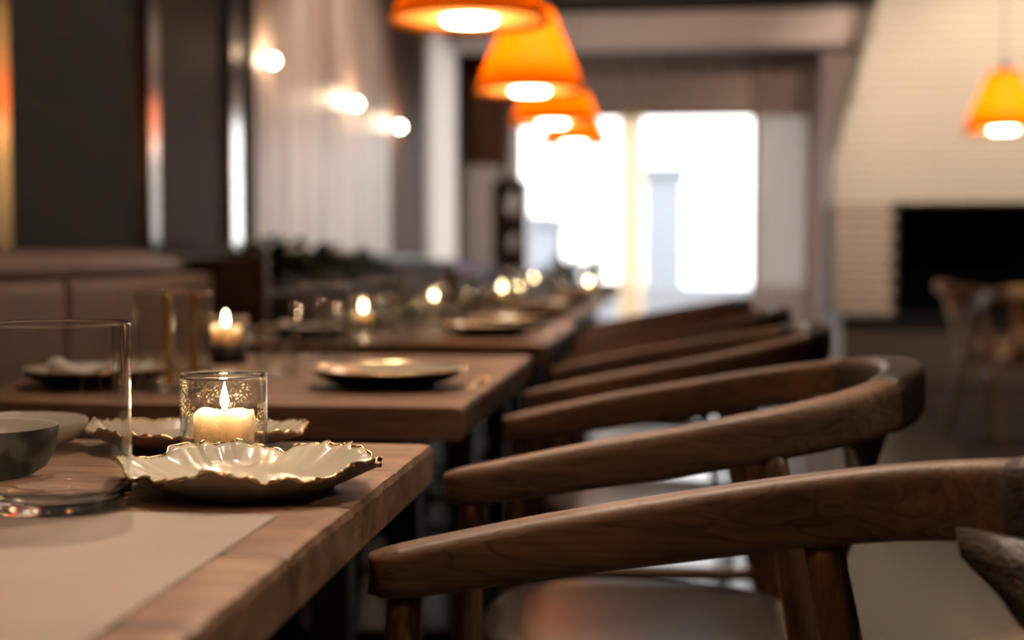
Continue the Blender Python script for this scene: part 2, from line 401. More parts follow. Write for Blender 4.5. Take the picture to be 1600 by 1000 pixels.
def curtain(name, x0, x1, y, z0, z1, folds, amp, label, mat=sheer, along='x', ph=0):
    n = folds * 10; vs, fs = [], []
    rows = 6
    for j in range(rows + 1):
        z = z0 + (z1 - z0) * j / rows
        for i in range(n + 1):
            s = i / n; a = 2 * pi * folds * s + ph
            d = amp * sin(a + .4 * sin(3 * a / folds)) * (1 - .25 * j / rows) + .006 * sin(a * .37 + j)
            u = x0 + (x1 - x0) * s
            vs.append((u, y + d, z) if along == 'x' else (y + d, u, z))
    for j in range(rows):
        for i in range(n): a = j * (n + 1) + i; fs.append((a, a + 1, a + n + 2, a + n + 1))
    o = link(name, mesh(vs, fs), mat); return tag(o, label, 'curtain', 'sheer curtains in front of the windows')
rod = box('curtain_rod', -1.50, 1.28, 12.84, 12.87, 2.79, 2.82, blackm, None, .008); tag(rod, 'thin dark curtain rod above the wide end window', 'rod')
curtain('sheer_curtain', -1.48, -1.34, 12.86, .02, 2.79, 4, .03, 'sheer beige curtain at the left edge of the end window', voile)
curtain('sheer_curtain', -.47, -.24, 12.972, .02, 2.265, 5, .012, 'narrow peach sheer curtain hanging over the oak post between the window panes', peach)
curtain('sheer_curtain', .74, 1.27, 12.86, .02, 2.79, 10, .04, 'gathered beige curtain beside the fireplace pier', voile)
curtain('curtain_valance', -1.34, .735, 12.925, 2.24, 2.79, 26, .012, 'gathered pinkish valance hanging above the wide end window', voile)
curtain('sheer_curtain', 10.62, 11.95, -1.80, .3, 2.72, 12, .02, 'white sheer curtain over the narrow side window', along='y')

# ------------------------------------------------------------------ fireplace
fp = empty('fireplace', (0, 0, 0)); tag(fp, 'whitewashed brick fireplace with tapering hood and wide black firebox', 'fireplace')
FY = 11.5; RX = 3.9
box('left_jamb', 1.29, 1.77, FY + .03, 12.30, .50, 1.37, mortard, fp, 0)
box('right_jamb', 3.42, RX, FY + .03, 12.30, .50, 1.37, mortard, fp, 0)
box('lintel', 1.29, RX, FY + .03, 12.30, 1.37, 1.66, mortar, fp, 0)
me = mesh([(1.29, FY + .03, 1.66), (RX, FY + .03, 1.66), (RX - .33, FY + .03, ZC), (1.65, FY + .03, ZC),
           (1.29, 12.30, 1.66), (RX, 12.30, 1.66), (RX - .33, 12.30, ZC), (1.65, 12.30, ZC)],
          [(0, 1, 2, 3), (4, 7, 6, 5), (0, 4, 5, 1), (1, 5, 6, 2), (2, 6, 7, 3), (3, 7, 4, 0)])
link('hood', me, mortar, fp, smooth=False)
box('firebox', 1.77, 3.42, 12.1, 12.30, .5, 1.37, soot, fp, 0)
box('firebox_side', 1.77, 1.80, FY + .04, 12.1, .5, 1.37, soot, fp, 0); box('firebox_side', 3.39, 3.42, FY + .04, 12.1, .5, 1.37, soot, fp, 0)
box('firebox_floor', 1.80, 3.39, FY + .06, 12.1, .501, .506, soot, fp, 0)
box('firebox_top', 1.80, 3.39, FY + .04, 12.1, 1.34, 1.37, soot, fp, 0)
box('firebox_frame', 1.755, 3.435, FY - .005, FY + .03, 1.355, 1.385, blackm, fp, .004)
box('firebox_frame', 1.755, 1.785, FY - .005, FY + .03, .5, 1.355, blackm, fp, .004)
box('hearth_slab', 1.27, RX, 10.88, 12.30, .42, .50, stone, fp, .006)
box('plinth', 1.29, RX, 10.92, 12.30, 0, .42, plinthm, fp, .004)
bh, bw = .0725, .245
cache = {}
def brick(x0, x1, z, mat, dy):
    key = (round(x1 - x0, 3), mat.name)
    if key not in cache: cache[key] = box_me(0, x1 - x0, 0, .06, 0, bh - .013, .004); cache[key].materials.append(mat)
    link('brick', cache[key], None, fp, (x0, FY + dy, z), smooth=False)
row = 0; z = .502
while z < ZC - .07:
    off = 0 if row % 2 else bw / 2
    for (lo, hi) in ([(1.29, 1.755)] if z < 1.33 else [(1.29 + max(0, (z - 1.66) * .26), 2.95)]):
        x = math.floor((lo - off) / bw) * bw + off
        while x < hi:
            a_, b_ = max(x + .005, lo), min(x + bw - .005, hi)
            if b_ - a_ > .05: brick(round(a_, 3), round(b_, 3), z, brickj if z < 1.33 else brickw, -.002 + .006 * random.random())
            x += bw
    z += bh; row += 1

# ------------------------------------------------------------------ banquette, planter, far furniture
bq = empty('banquette', (0, 0, 0)); tag(bq, 'long taupe leather banquette with rounded back roll along the left wall', 'bench')
def roll(name, y0, y1, x, z, rx, rz, mat, par):
    P = []
    n = 14
    for k in range(n + 1):
        tt = k / n; y = y0 + (y1 - y0) * tt; s = min(1, sqrt(max(0.02, 1 - max(0, (abs(2 * tt - 1) - .985) / .015) ** 2)))
        P.append([x, y, z, 2 * rx * s, 2 * rz * s])
    return link(name, sweep_me(P, 20, 2.6), mat, par)
nseg = 6; yy0 = -2.3; L_ = (4.46 - yy0) / nseg
for k in range(nseg):
    box('back_cushion', -1.62, -1.46, yy0 + k * L_ + .004, yy0 + (k + 1) * L_ - .004, .47, .90, uph, bq, .03)
    box('seat_cushion', -1.60, -1.10, yy0 + k * L_ + .004, yy0 + (k + 1) * L_ - .004, .34, .46, uph, bq, .03)
roll('back_roll', yy0, 4.46, -1.56, .925, .095, .047, uph, bq)
box('plinth', -1.60, -1.16, yy0, 4.46, 0, .34, bench_w, bq, .004)
box('frame', -1.79, -1.63, yy0, 4.46, 0, .955, bench_w, bq, .004)
ep = box('bench_end_panel', -1.79, -1.30, 4.49, 4.53, 0, .950, bench_w, None, .012); tag(ep, 'brown timber end panel closing the near banquette', 'panel')
b2 = empty('far_banquette', (0, 0, 0)); tag(b2, 'dark far banquette beyond the planter under the sconces', 'bench')
bdark = plain('near black leather', (.045, .026, .017), .75, var=.15, spec=.25)
box('back_cushion', -1.48, -1.32, 5.0, 10.4, .47, .82, bdark, b2, .03); box('seat_cushion', -1.60, -1.10, 5.0, 10.4, .34, .46, bdark, b2, .03)
box('plinth', -1.60, -1.16, 5.0, 10.4, 0, .34, bench_w, b2, .004); box('ledge', -1.79, -1.49, 4.98, 7.6, 0, .82, bench_w, b2, .006); box('ledge', -1.79, -1.58, 7.62, 10.4, 0, .925, bdark, b2, .006)
pl = empty('planter_box', (0, 0, 0)); tag(pl, 'low dark planter trough standing on the ledge below the sconces', 'planter')
box('trough', -1.63, -1.50, 5.1, 7.55, .822, .87, bdark, pl, .006)
def leaf_me(l, w):
    vs, fs = [], []
    n = 6
    for i in range(n + 1):
        s = i / n; ww = w * sin(pi * min(.97, s * .93 + .05)) ** .8 / 2; x = l * s; z = -.35 * l * s * s
        vs += [(x, -ww, z + .12 * ww), (x, 0, z - .02 * l), (x, ww, z + .12 * ww)]
    for i in range(n):
        a = 3 * i; fs += [(a, a + 1, a + 4, a + 3), (a + 1, a + 2, a + 5, a + 4)]
    return mesh(vs, fs)
LM = [leaf_me(.13, .055), leaf_me(.11, .05), leaf_me(.15, .06)]
for q in LM: q.materials.append(leafm)
LM2 = leaf_me(.10, .05); LM2.materials.append(leafm2)
def plant(name, x, y, z, n, h, spread, label, olive=.15, group=None):
    e = empty(name, (x, y, z), 0, label, 'plant', group)
    stems = []
    ns = max(3, n // 8)
    for k in range(ns):
        a = random.random() * 6.28; q = (spread * .3 * cos(a), spread * .7 * sin(a), h * (.6 + .4 * random.random()))
        link('stem', rod_me((0, 0, 0), q, .004, .002, 6), leafm2, e); stems.append(q)
    for k in range(n):
        s = random.choice(stems); tt = .25 + .75 * random.random()
        me_ = LM2 if random.random() < olive else random.choice(LM)
        o = link('leaf', me_, None, e, tuple(c * tt for c in s)); o.rotation_euler = (random.uniform(-.4, .4), random.uniform(-.9, .35), random.random() * 6.28)
    return e
plant('leafy_plant', -1.565, 5.35, .872, 110, .12, .24, 'dark leafy plant at the near end of the planter, with the tallest sprig')
plant('leafy_plant', -1.565, 5.95, .872, 110, .11, .26, 'dark leafy plant with olive leaves in the middle of the planter', .35)
plant('leafy_plant', -1.565, 6.65, .872, 100, .09, .28, 'low dark leafy plant towards the far end of the planter')
plant('leafy_plant', -1.565, 7.25, .872, 40, .06, .24, 'sparse low greenery at the far end of the planter')
# cabinet + lacquer shelf against the end wall
cb = empty('side_cabinet', (0, 0, 0)); tag(cb, 'pale narrow cabinet in the far left corner beside the side window', 'cabinet')
box('body', -1.84, -1.52, 12.25, 12.75, .06, 1.74, plain('pale brown lacquer', (.30, .22, .18), .5), cb, .006)
box('door', -1.83, -1.53, 12.225, 12.25, .10, 1.70, MATS['pale brown lacquer'], cb, .004); box('plinth', -1.80, -1.56, 12.3, 12.7, 0, .06, blackm, cb, .003)
rk = empty('lacquer_shelf', (0, 0, 0)); tag(rk, 'slim oxblood shelf rack holding white crockery beside the pale cabinet', 'shelf')
for x in (-1.50, -1.26): box('upright', x, x + .02, 12.3, 12.6, 0, 1.62, redb, rk, .003)
for zz in (.3, .75, .98, 1.28, 1.60): box('shelf_board', -1.48, -1.26, 12.3, 12.6, zz, zz + .02, redb, rk, .003)
box('back_panel', -1.50, -1.24, 12.6, 12.615, 0, 1.62, redb, rk, 0)
def jar(x, y, z, r, h, lab, mat=offwhite):
    e = link('vase', rev_me([(0, 0), (r * .7, 0), (r, h * .35), (r * .95, h * .6), (r * .5, h * .85), (r * .6, h), (r * .5, h), (r * .42, h * .85), (r * .8, h * .5), (0, h * .08)], 24), mat, None, (x, y, z)); tag(e, lab, 'vase')
jar(-1.37, 12.45, 1.62, .075, .16, 'white vase on top of the oxblood shelf rack')
jar(-1.37, 12.45, 1.30, .085, .22, 'rounded white jar on the upper shelf of the oxblood rack')
jar(-1.37, 12.45, 1.00, .06, .15, 'small white jar on the middle shelf of the oxblood rack')
# lounge bench with a sloping lilac back near the windows
lb = empty('lounge_settee', (-1.18, 10.9, 0), radians(-8)); tag(lb, 'lilac grey settee with sloping arm in front of the end window', 'settee')
me = mesh([(-.5, -.08, .45), (.62, -.08, .45), (.62, -.08, .74), (-.5, -.08, .93), (-.5, .10, .45), (.62, .10, .45), (.62, .10, .74), (-.5, .10, .93)],
          [(0, 1, 2, 3), (4, 7, 6, 5), (0, 4, 5, 1), (1, 5, 6, 2), (2, 6, 7, 3), (3, 7, 4, 0)])
bmx = bmesh.new(); bmx.from_mesh(me); bmesh.ops.bevel(bmx, geom=list(bmx.edges), offset=.03, segments=3, affect='EDGES'); bmx.to_mesh(me); bmx.free()
link('back_cushion', me, lilac, lb); box('seat_cushion', -.5, .62, .10, .75, .28, .45, lilac, lb, .04)
box('frame', -.5, .62, -.06, .75, .16, .28, bench_w, lb, .01)
for x in (-.46, .58):
    for y in (-.02, .70): link('leg', rod_me((x, y, 0), (x, y, .17), .014, .02, 10), bench_w, lb)

# ------------------------------------------------------------------ chairs
def rail_path():
    half = [(-.262, -.282, .684, .012, .028), (-.2605, -.2822, .684, .024, .034), (-.256, -.283, .685, .035, .038), (-.248, -.284, .686, .042, .041), (-.236, -.285, .688, .046, .043), (-.20, -.288, .694, .047, .047), (-.11, -.290, .711, .046, .052), (-.01, -.288, .728, .044, .056),
            (.09, -.276, .746, .043, .058), (.18, -.245, .762, .044, .060), (.245, -.185, .774, .046, .062), (.285, -.10, .782, .050, .064), (.298, 0, .786, .052, .065)]
    full = half + [(x, -y, z, w, h) for x, y, z, w, h in half[-2::-1]]
    return full
RP = rail_path()
def make_chair(wood_x, wood_z, seatm, wrapm, name, label, wide=False):
    c = empty(name, (0, 0, 0), 0, label, 'chair', 'oak armchairs along the row of tables')
    fine = catmull(RP, 7)
    # round off tips
    rail = sweep_me(fine, 28, 4.2)
    r = link('arm_rail', rail, wood_x, c)
    sub = [[x, y, z, w + .004, h + .004] for x, y, z, w, h in fine if x > .235 and abs(y) < .185]
    w = link('leather_wrap', sweep_me(sub, 28, 4.2), wrapm, r); w['label'] = 'dark grained leather wrap around the back of the rail'
    # backrest: keyhole splat from rail to seat
    vs, fs = [], []
    rows = [(.755, .175), (.735, .165), (.715, .13), (.69, .09), (.66, .065), (.60, .052), (.52, .048), (.455, .048)]
    if wide: rows = [(z, .17) for z, w_ in rows]
    m_ = 9
    for side in (-1, 1):
        for (z, hw) in rows:
            xb = .290 - (.785 - z) * .30
            for k in range(m_):
                u = -1 + 2 * k / (m_ - 1); y = hw * u
                vs.append((xb - .10 * (y / .2) ** 2 * (1 if z > .6 else .3) + side * .010 * (1 - .5 * u * u), y, z))
    R_ = len(rows)
    for s in (0, 1):
        o_ = s * R_ * m_
        for i in range(R_ - 1):
            for k in range(m_ - 1):
                a = o_ + i * m_ + k; f = (a, a + 1, a + m_ + 1, a + m_); fs.append(f if s else f[::-1])
    o2 = R_ * m_
    for i in range(R_ - 1):
        a, b_ = i * m_, (i + 1) * m_; fs.append((a, b_, b_ + o2, a + o2)); a += m_ - 1; b_ += m_ - 1; fs.append((a + o2, b_ + o2, b_, a))
    for k in range(m_ - 1):
        fs.append((k, k + o2, k + 1 + o2, k + 1)); a = (R_ - 1) * m_ + k; fs.append((a + 1, a + 1 + o2, a + o2, a))
    me = mesh(vs, fs); bmx = bmesh.new(); bmx.from_mesh(me); bmesh.ops.recalc_face_normals(bmx, faces=bmx.faces); bmx.to_mesh(me); bmx.free()
    link('backrest', me, wrapm, c)
    # legs
    for s in (-1, 1):
        link('front_leg', sweep_me(catmull([(-.262, s * .235, 0, .024, .024), (-.252, s * .250, .22, .032, .032), (-.244, s * .265, .45, .036, .036), (-.232, s * .287, .675, .028, .028)], 5), 18, 2.1), wood_z, c)
        link('rear_leg', sweep_me(catmull([(.255, s * .205, 0, .024, .024), (.205, s * .225, .22, .034, .034), (.165, s * .245, .45, .040, .040), (.112, s * .275, .735, .031, .031)], 5), 18, 2.1), wood_z, c)
        link('side_stretcher', rod_me((-.246, s * .258, .36), (.175, s * .238, .36), .010, .010, 10, .004), wood_x, c)
    link('front_stretcher', rod_me((-.244, -.262, .40), (-.244, .262, .40), .011, .011, 10, .004), wood_x, c)
    link('rear_stretcher', rod_me((.18, -.24, .40), (.18, .24, .40), .011, .011, 10, .004), wood_x, c)
    # seat: rounded, slightly dished shell with leather pad
    def seat_mesh(rx, ry, z0, z1, dish, n=48, sq=2.7):
        prof = [(0, z0), (.9, z0), (1.0, z0 + .006), (1.0, z1 - .006), (.975, z1), (.8, z1 - dish * .35), (.5, z1 - dish * .8), (0, z1 - dish)]
        vs, fs, rings = [], [], []
        for r_, z in prof:
            if r_ == 0: rings.append([len(vs)]); vs.append((-.04, 0, z)); continue
            idx = []
            for k in range(n):
                a = 2 * pi * k / n; cc, ss = cos(a), sin(a)
                f = (abs(cc) ** sq + abs(ss) ** sq) ** (-1 / sq)
                idx.append(len(vs)); vs.append((-.04 + rx * r_ * f * cc, ry * r_ * f * ss * (1 - .09 * cc), z))
            rings.append(idx)
        for A, B in zip(rings, rings[1:]):
            for k in range(n):
                k2 = (k + 1) % n
                if len(A) == 1: fs.append((A[0], B[k2], B[k]))
                elif len(B) == 1: fs.append((A[k], A[k2], B[0]))
                else: fs.append((A[k], A[k2], B[k2], B[k]))
        return mesh(vs, fs)
    link('seat_frame', seat_mesh(.222, .218, .415, .447, 0), wood_x, c)
    link('seat_pad', seat_mesh(.214, .210, .446, .470, .010), seatm, c)
    return c
TNAMES = ['nearest', 'second', 'third', 'fourth', 'fifth', 'sixth', 'seventh', 'eighth']
ch = make_chair(oakX, oakZ, seat_leather, black_leather, 'oak_armchair', 'nearest oak armchair, its grained arm crossing the lower right foreground')
spots = [(.010, .895, 0), (.004, 1.918, .0), (-.004, 2.905, 0), (-.004, 3.83, .01), (-.052, 4.78, 0)]
ORD = ['nearest', 'second', 'third', 'fourth', 'farthest, fifth', 'sixth', 'seventh', 'eighth', 'ninth', 'farthest']
for i, (x, y, rz) in enumerate(spots):
    if i == 0: ch.location = (x, y, 0); ch.rotation_euler.z = rz
    else: dup(ch, (x, y, 0), rz, '%s oak armchair from the camera in the row right of the tables' % ORD[i] if i < 9 else 'farthest oak armchair at the window end of the row')
# right group
rc = make_chair(oakX, oakZ, canem, canem, 'oak_armchair', 'oak armchair with woven straw back at the right edge, back to the viewer', True)
rc['group'] = 'oak armchairs with straw seats by the fireplace'
rc.location = (1.84, 7.25, 0); rc.rotation_euler.z = radians(-100)
c2 = dup(rc, (1.80, 8.15, 0), radians(170), 'slimmer-looking straw-seated oak armchair left of the right-hand one, before the black firebox')
c3 = dup(rc, (3.15, 8.35, 0), radians(0), 'straw-seated oak armchair on the far right side of the round table')
rt = empty('round_table', (2.50, 8.3, 0)); tag(rt, 'round oak table between the straw-seated armchairs at the right edge', 'table')
link('tabletop', rev_me([(0, .71), (.36, .71), (.38, .718), (.38, .742), (.37, .75), (0, .75)], 48), tabX, rt)
link('column', rev_me([(0, .02), (.05, .02), (.04, .1), (.04, .66), (.09, .71), (0, .71)], 24), blackm, rt); link('base', rev_me([(0, 0), (.25, 0), (.25, .012), (.06, .03), (0, .03)], 32), blackm, rt)

# ------------------------------------------------------------------ tables
def board_me(x0, x1, y0, y1, z0, z1, seed, rough=1.0):
    """a plank running along x whose right end is worn: end edges wobble"""
    rnd = random.Random(seed); ny = 14
    ch_ = .0035
    prof = [(0, ch_), (ch_, 0)]
    vs, fs = [], []
    # cross-section loop in x-z, swept along y
    loops = []
    for j in range(ny + 1):
        y = y0 + (y1 - y0) * j / ny
        e0 = ch_ if j in (0, ny) else 0
        yy = y + (.0006 if j == 0 else (-.0006 if j == ny else 0))
        wz = .0022 * rough * noise.noise(Vector((seed, y * 34, 0))); wx = .0035 * rough * noise.noise(Vector((y * 21, seed, 3)))
        c1 = .005 + .003 * rough * abs(noise.noise(Vector((y * 60, 5, seed))))
        d = .0015 if j in (0, ny) else 0
        loop = [(x0 + .003, z1 - d), (x0, z1 - .004), (x0, z0 + .004), (x0 + .003, z0), (x1 - .004 + wx * .3, z0), (x1 + wx * .3, z0 + .005),
                (x1 + wx, z1 - c1 - .003), (x1 - c1 * .4 + wx, z1 - c1 * .35 - d), (x1 - c1 - .006 + wx, z1 - d), (x1 - .12, z1 - d)]
        loops.append([len(vs) + k for k in range(len(loop))]); vs += [(a, yy, b_) for a, b_ in loop]
    m_ = len(loops[0])
    for A, B in zip(loops, loops[1:]):
        for k in range(m_): fs.append((A[k], A[(k + 1) % m_], B[(k + 1) % m_], B[k]))
    fs.append(tuple(loops[0])[::-1]); fs.append(tuple(loops[-1]))
    me = mesh(vs, fs); bmx = bmesh.new(); bmx.from_mesh(me); bmesh.ops.recalc_face_normals(bmx, faces=bmx.faces); bmx.to_mesh(me); bmx.free()
    return me
tabs = [(.40, 1.535), (1.908, 2.902), (3.285, 4.40), (4.68, 5.72), (6.02, 7.06), (7.38, 8.42), (8.76, 9.80)]
def table(i, y0, y1):
    xr = -.258 - (.022 if i in (1, 2) else .07 if i > 2 else 0); xl = -1.08
    e = empty('dining_table', ((xl + xr) / 2, (y0 + y1) / 2, 0), 0,
              '%s thick oak-board dining table %s' % (TNAMES[i], ['with the candle and gold-rimmed plates', 'beyond the gap from the nearest table', 'laid with glasses before the bright candles', 'in the blurred row', 'in the blurred row', 'in the blurred row', 'in the blurred row, last by the window'][i]), 'table', 'oak tables in a row along the banquette')
    ox, oy = (xl + xr) / 2, (y0 + y1) / 2
    cuts = [y0]
    if i == 0: cuts = [y0, .56, .75, .944, 1.142, 1.338, y1]
    else:
        n = 5; cuts = [y0 + (y1 - y0) * k / n for k in range(n + 1)]
    for k in range(len(cuts) - 1):
        link('board', board_me(xl - ox, xr - ox, cuts[k] - oy + .0004, cuts[k + 1] - oy - .0004, .703, .75, i * 10 + k + 1), tabX, e, smooth=False)
    box('apron', xl + .08 - ox, xr - .10 - ox, y0 + .08 - oy, y1 - .08 - oy, .671, .703, blackm, e, .003)
    for yy in (y0 + .2, y1 - .2):
        box('leg', -.30, -.24, yy - .03 - oy, yy + .03 - oy, .02, .671, blackm, e, .004); box('leg', .14, .20, yy - .03 - oy, yy + .03 - oy, .02, .671, blackm, e, .004)
        box('foot_bar', -.34, .26, yy - .035 - oy, yy + .035 - oy, 0, .02, blackm, e, .004)
    return e
for i, (a_, b_) in enumerate(tabs): table(i, a_, b_)
TZ = .7502

# ------------------------------------------------------------------ tableware
def ruffle_plate(name, label, loc, R, h, rx, ry, foot, seed, rz=0, amp=1.0, group=None):
    e = empty(name, loc, rz, label, 'plate', group or 'gold-rimmed leaf-edged plates')
    rnd = random.Random(seed); ph = [rnd.random() * 6.28 for _ in range(8)]
    n = 220
    def wob(x, y, z, a, r):
        t_ = max(0, (r / R - .62) / .38); t2 = t_ ** 1.6
        lob = .022 * sin(4 * a + ph[0]) + .010 * sin(9 * a + ph[1]) + .012 * sin(17 * a + ph[2])
        fine = .012 * sin(41 * a + ph[3]) + .010 * sin(59 * a + ph[4])
        k = 1 + amp * t2 * (lob + fine)
        dz = amp * t2 * R * (.034 * sin(5 * a + ph[5]) + .016 * sin(11 * a + ph[6]) + .010 * sin(23 * a + ph[7]) + .008 * sin(41 * a + ph[3]))
        return x * k, y * k, z + dz
    th = .0022
    under = [(0, .003), (foot - .006, .003), (foot - .005, 0), (foot, 0), (foot + .002, .004), (R * .78, h * .42), (R * .93, h * .82), (R, h)]
    top = [(R, h), (R * .995, h + th * .6), (R * .93, h * .86 + th), (R * .80, h * .50 + th), (R * .66, .0085), (R * .45, .007), (0, .0065)]
    u = rev_me(under, n, rx, ry, wob); link('underside', u, greypor, e)
    t_ = rev_me(top, n, rx, ry, wob); link('well', t_, cream, e)
    P = []
    for k in range(n):
        a = 2 * pi * k / n; x, y, z = wob(R * cos(a) * rx, R * sin(a) * ry, h, a, R)
        w_ = .0026 + .0012 * sin(37 * a + ph[1]); P.append((x, y, z + th * .4, w_, w_ * 1.15))
    g_ = link('gold_rim', sweep_me(P, 8, 2, True), gold, e); g_['label'] = 'irregular gilded rim'
    return e
ruffle_plate('ruffled_plate', 'cream plate with ragged gold rim in front of the near candle glass', (-.366, 1.210, TZ), .1125, .0245, 1.0, .98, .073, 11, radians(8), 1.15)
ruffle_plate('ruffled_plate', 'cream plate with ragged gold rim behind the near candle glass', (-.502, 1.470, TZ), .110, .022, 1.08, .78, .062, 5, 0, .7)

def tumbler_me(r, h, w=.0019, base=.009):
    c = .009
    return rev_me([(0, .0012), (r * .5, .0008), (r - c, 0), (r - c * .35, .002), (r, c), (r, c + .002), (r, h * .5), (r, h - w * .9), (r, h - w * .6), (r - w * .5, h), (r - w, h - w * .6), (r - w, h - w * .9),
                   (r - w, h * .5), (r - w, base + c + .002), (r - w, base + c), (r - w - c * .5, base + .0025), (r - w - c * 1.3, base), (r * .5, base - .001), (0, base - .0012)], 72)
t1 = link('glass_tumbler', tumbler_me(.0565, .150), glass, None, (-.489, 1.095, TZ + .0016)); tag(t1, 'large clear tumbler at the left of the nearest table, before the dark bowl', 'glass', 'tall clear tumblers on the tables')
big_me = tumbler_me(.0565, .150, .0016); big_me.materials.append(glass_thin)
small_me = tumbler_me(.037, .085, .0018); small_me.materials.append(glass_thin)
def wine(name, label, loc):
    pr = [(0, .001), (.032, 0), (.033, .002), (.012, .006), (.004, .014), (.0035, .08), (.010, .092), (.030, .115), (.036, .145), (.034, .175), (.029, .20), (.0275, .20), (.0325, .175), (.0345, .145), (.0285, .118), (.009, .096), (0, .094)]
    o = link(name, wine_me, None, None, loc); return tag(o, label, 'glass', 'stemmed glasses on the blurred tables')
wine_me = rev_me([(0, .001), (.030, 0), (.031, .002), (.012, .006), (.004, .014), (.0035, .055), (.010, .065), (.030, .085), (.036, .110), (.034, .135), (.030, .155), (.0288, .155), (.0326, .135), (.0346, .110), (.0285, .088), (.009, .069), (0, .067)], 32)
wine_me.materials.append(crystal)

# bowls
def bowl(name, label, loc, r, h, outer, inner, foot=.5, group=None, lip=.003):
    e = empty(name, loc, 0, label, 'bowl', group)
    link('outside', rev_me([(0, .002), (r * foot - .004, .002), (r * foot - .003, 0), (r * foot, 0), (r * foot + .002, .003), (r * .82, h * .30), (r * .95, h * .60), (r, h * .97), (r - lip * .3, h)], 64), outer, e)
    link('inside', rev_me([(r - lip * .3, h), (r - lip, h - .001), (r * .90, h * .62), (r * .74, h * .34), (r * .45, .008), (0, .006)], 64), inner, e)
    return e
bowl('dark_bowl', 'small dark stoneware bowl with cream inside at the left edge of the nearest table', (-.611, 1.215, TZ), .0625, .052, dceramic, offwhite, .45)
bowl('shallow_bowl', 'pale shallow bowl behind the dark stoneware bowl', (-.700, 1.440, TZ), .086, .030, greypor, offwhite, .42)

# placemat
pm = box('placemat', -.86, -.306, .42, 1.085, .7502, .7515, matm, None, .0006); tag(pm, 'pale beige placemat at the front of the nearest table', 'placemat')

# candle votives
def flame_mesh(h):
    r = h * .15
    return rev_me([(0, 0), (r * .7, h * .10), (r, h * .27), (r * .85, h * .45), (r * .5, h * .68), (r * .22, h * .86), (0, h)], 14)
hold_me = rev_me([(.0396, .014), (.042, .014), (.042, .016), (.042, .086), (.0396, .086), (.0396, .016), (.0396, .014)], 72)
hrim_me = rev_me([(.0396, .086), (.0422, .086), (.0424, .088), (.0418, .0903), (.0404, .0903), (.0394, .088), (.0396, .086)], 72); hrim_me.materials.append(crystal)
hbase_me = rev_me([(0, .001), (.037, 0), (.0405, .0015), (.042, .005), (.042, .014), (.0396, .0145), (.037, .0135), (0, .013)], 72); hbase_me.materials.append(crystal)
base_me = rev_me([(0, .001), (.0395, .001), (.0395, .034), (0, .034)], 32)
def wax_mesh():
    def wb_(x, y, z, a, r):
        if z > .040: z += .0010 * sin(3 * a) + .0012 * sin(5 * a + 1)
        return x, y, z
    return rev_me([(0, .0145), (.028, .0145), (.0292, .016), (.0294, .049), (.0287, .0525), (.0268, .0525), (.024, .0495), (.012, .0485), (0, .048)], 64, wob=wb_)
WX = wax_mesh(); WX.materials.append(wax); FL = flame_mesh(.027); FL.materials.append(flame_m)
WICK = rod_me((0, 0, .047), (.0008, 0, .057), .0007, .0006, 6); WICK.materials.append(wickm)
def votive(x, y, label, lit=True, near=False, dark=False):
    e = empty('candle_glass', (x, y, TZ), 0, label, 'candle', 'votive candles down the tables')
    link('glass_holder', hold_me, glass_dusty, e); link('glass_rim', hrim_me, None, e); link('glass_base', hbase_me, None, e)
    c = link('candle', WX, None, e); link('wick', WICK, None, c); f = link('flame', FL, None, c, (.0008, 0, .0545)); f['label'] = 'burning flame'
    if dark: c.location.z = .018; link('dark_base', base_me, charcoal, e)
    li = bpy.data.lights.new('candle_light', 'POINT'); li.energy = CANDLE; li.color = (1, .64, .38); li.shadow_soft_size = .004
    lo = bpy.data.objects.new('candle_light', li); C.objects.link(lo); lo.parent = e; lo.location = (0, 0, .098 if dark else .080)
votive(-.435, 1.352, 'lit candle in clear glass behind the ruffled plate on the nearest table', near=True)
votive(-.849, 2.653, 'lit candle in a glass with dark base on the second table', dark=True)
votive(-.842, 3.853, 'lit candle on the banquette side of the third table')
votive(-.835, 5.00, 'lit candle on the banquette side of the fourth table')
votive(-.650, 5.50, 'lit candle in a glass with dark base at the far end of the fourth table', dark=True)
votive(-.70, 6.6, 'lit candle on the fifth table')
votive(-.862, 9.0, 'lit candle on the farthest table by the window')
votive(-.451, 7.944, 'lit candle on the chair side of the sixth table')

def cutlery_me(l, kind):
    P = [(0, 0, .0022, .008, .002), (l * .25, 0, .0025, .006, .0028), (l * .6, 0, .0035, .004, .003), (l * .72, 0, .004, .005, .0025)]
    if kind == 'spoon': P += [(l * .77, 0, .003, .018, .002), (l * .84, 0, .002, .032, .002), (l * .92, 0, .002, .034, .002), (l * .98, 0, .004, .018, .002), (l, 0, .005, .004, .001)]
    else: P += [(l * .75, 0, .003, .014, .002), (l * .85, 0, .003, .018, .002), (l * .95, 0, .003, .015, .0015), (l, 0, .003, .004, .001)]
    return sweep_me(catmull(P, 3), 10, 2.2)
SP = cutlery_me(.19, 'spoon'); KN = cutlery_me(.21, 'knife'); SP.materials.append(brass); KN.materials.append(brass)
OCC = [(-.862, 9.0, .06), (-.451, 7.944, .06), (-.70, 6.6, .06), (-.65, 5.5, .06), (-.835, 5.0, .06), (-.842, 3.853, .06), (-.62, 8.1, .135), (-.50, 9.1, .135)]
def free(x, y, rad):
    if any(hypot(x - a, y - b_) < rad + c_ for a, b_, c_ in OCC): return False
    OCC.append((x, y, rad)); return True
rimb = rev_me([(.0549, .1485), (.0567, .1485), (.0567, .1505), (.0558, .1515), (.0549, .1505), (.0549, .1485)], 48); rimb.materials.append(crystal)
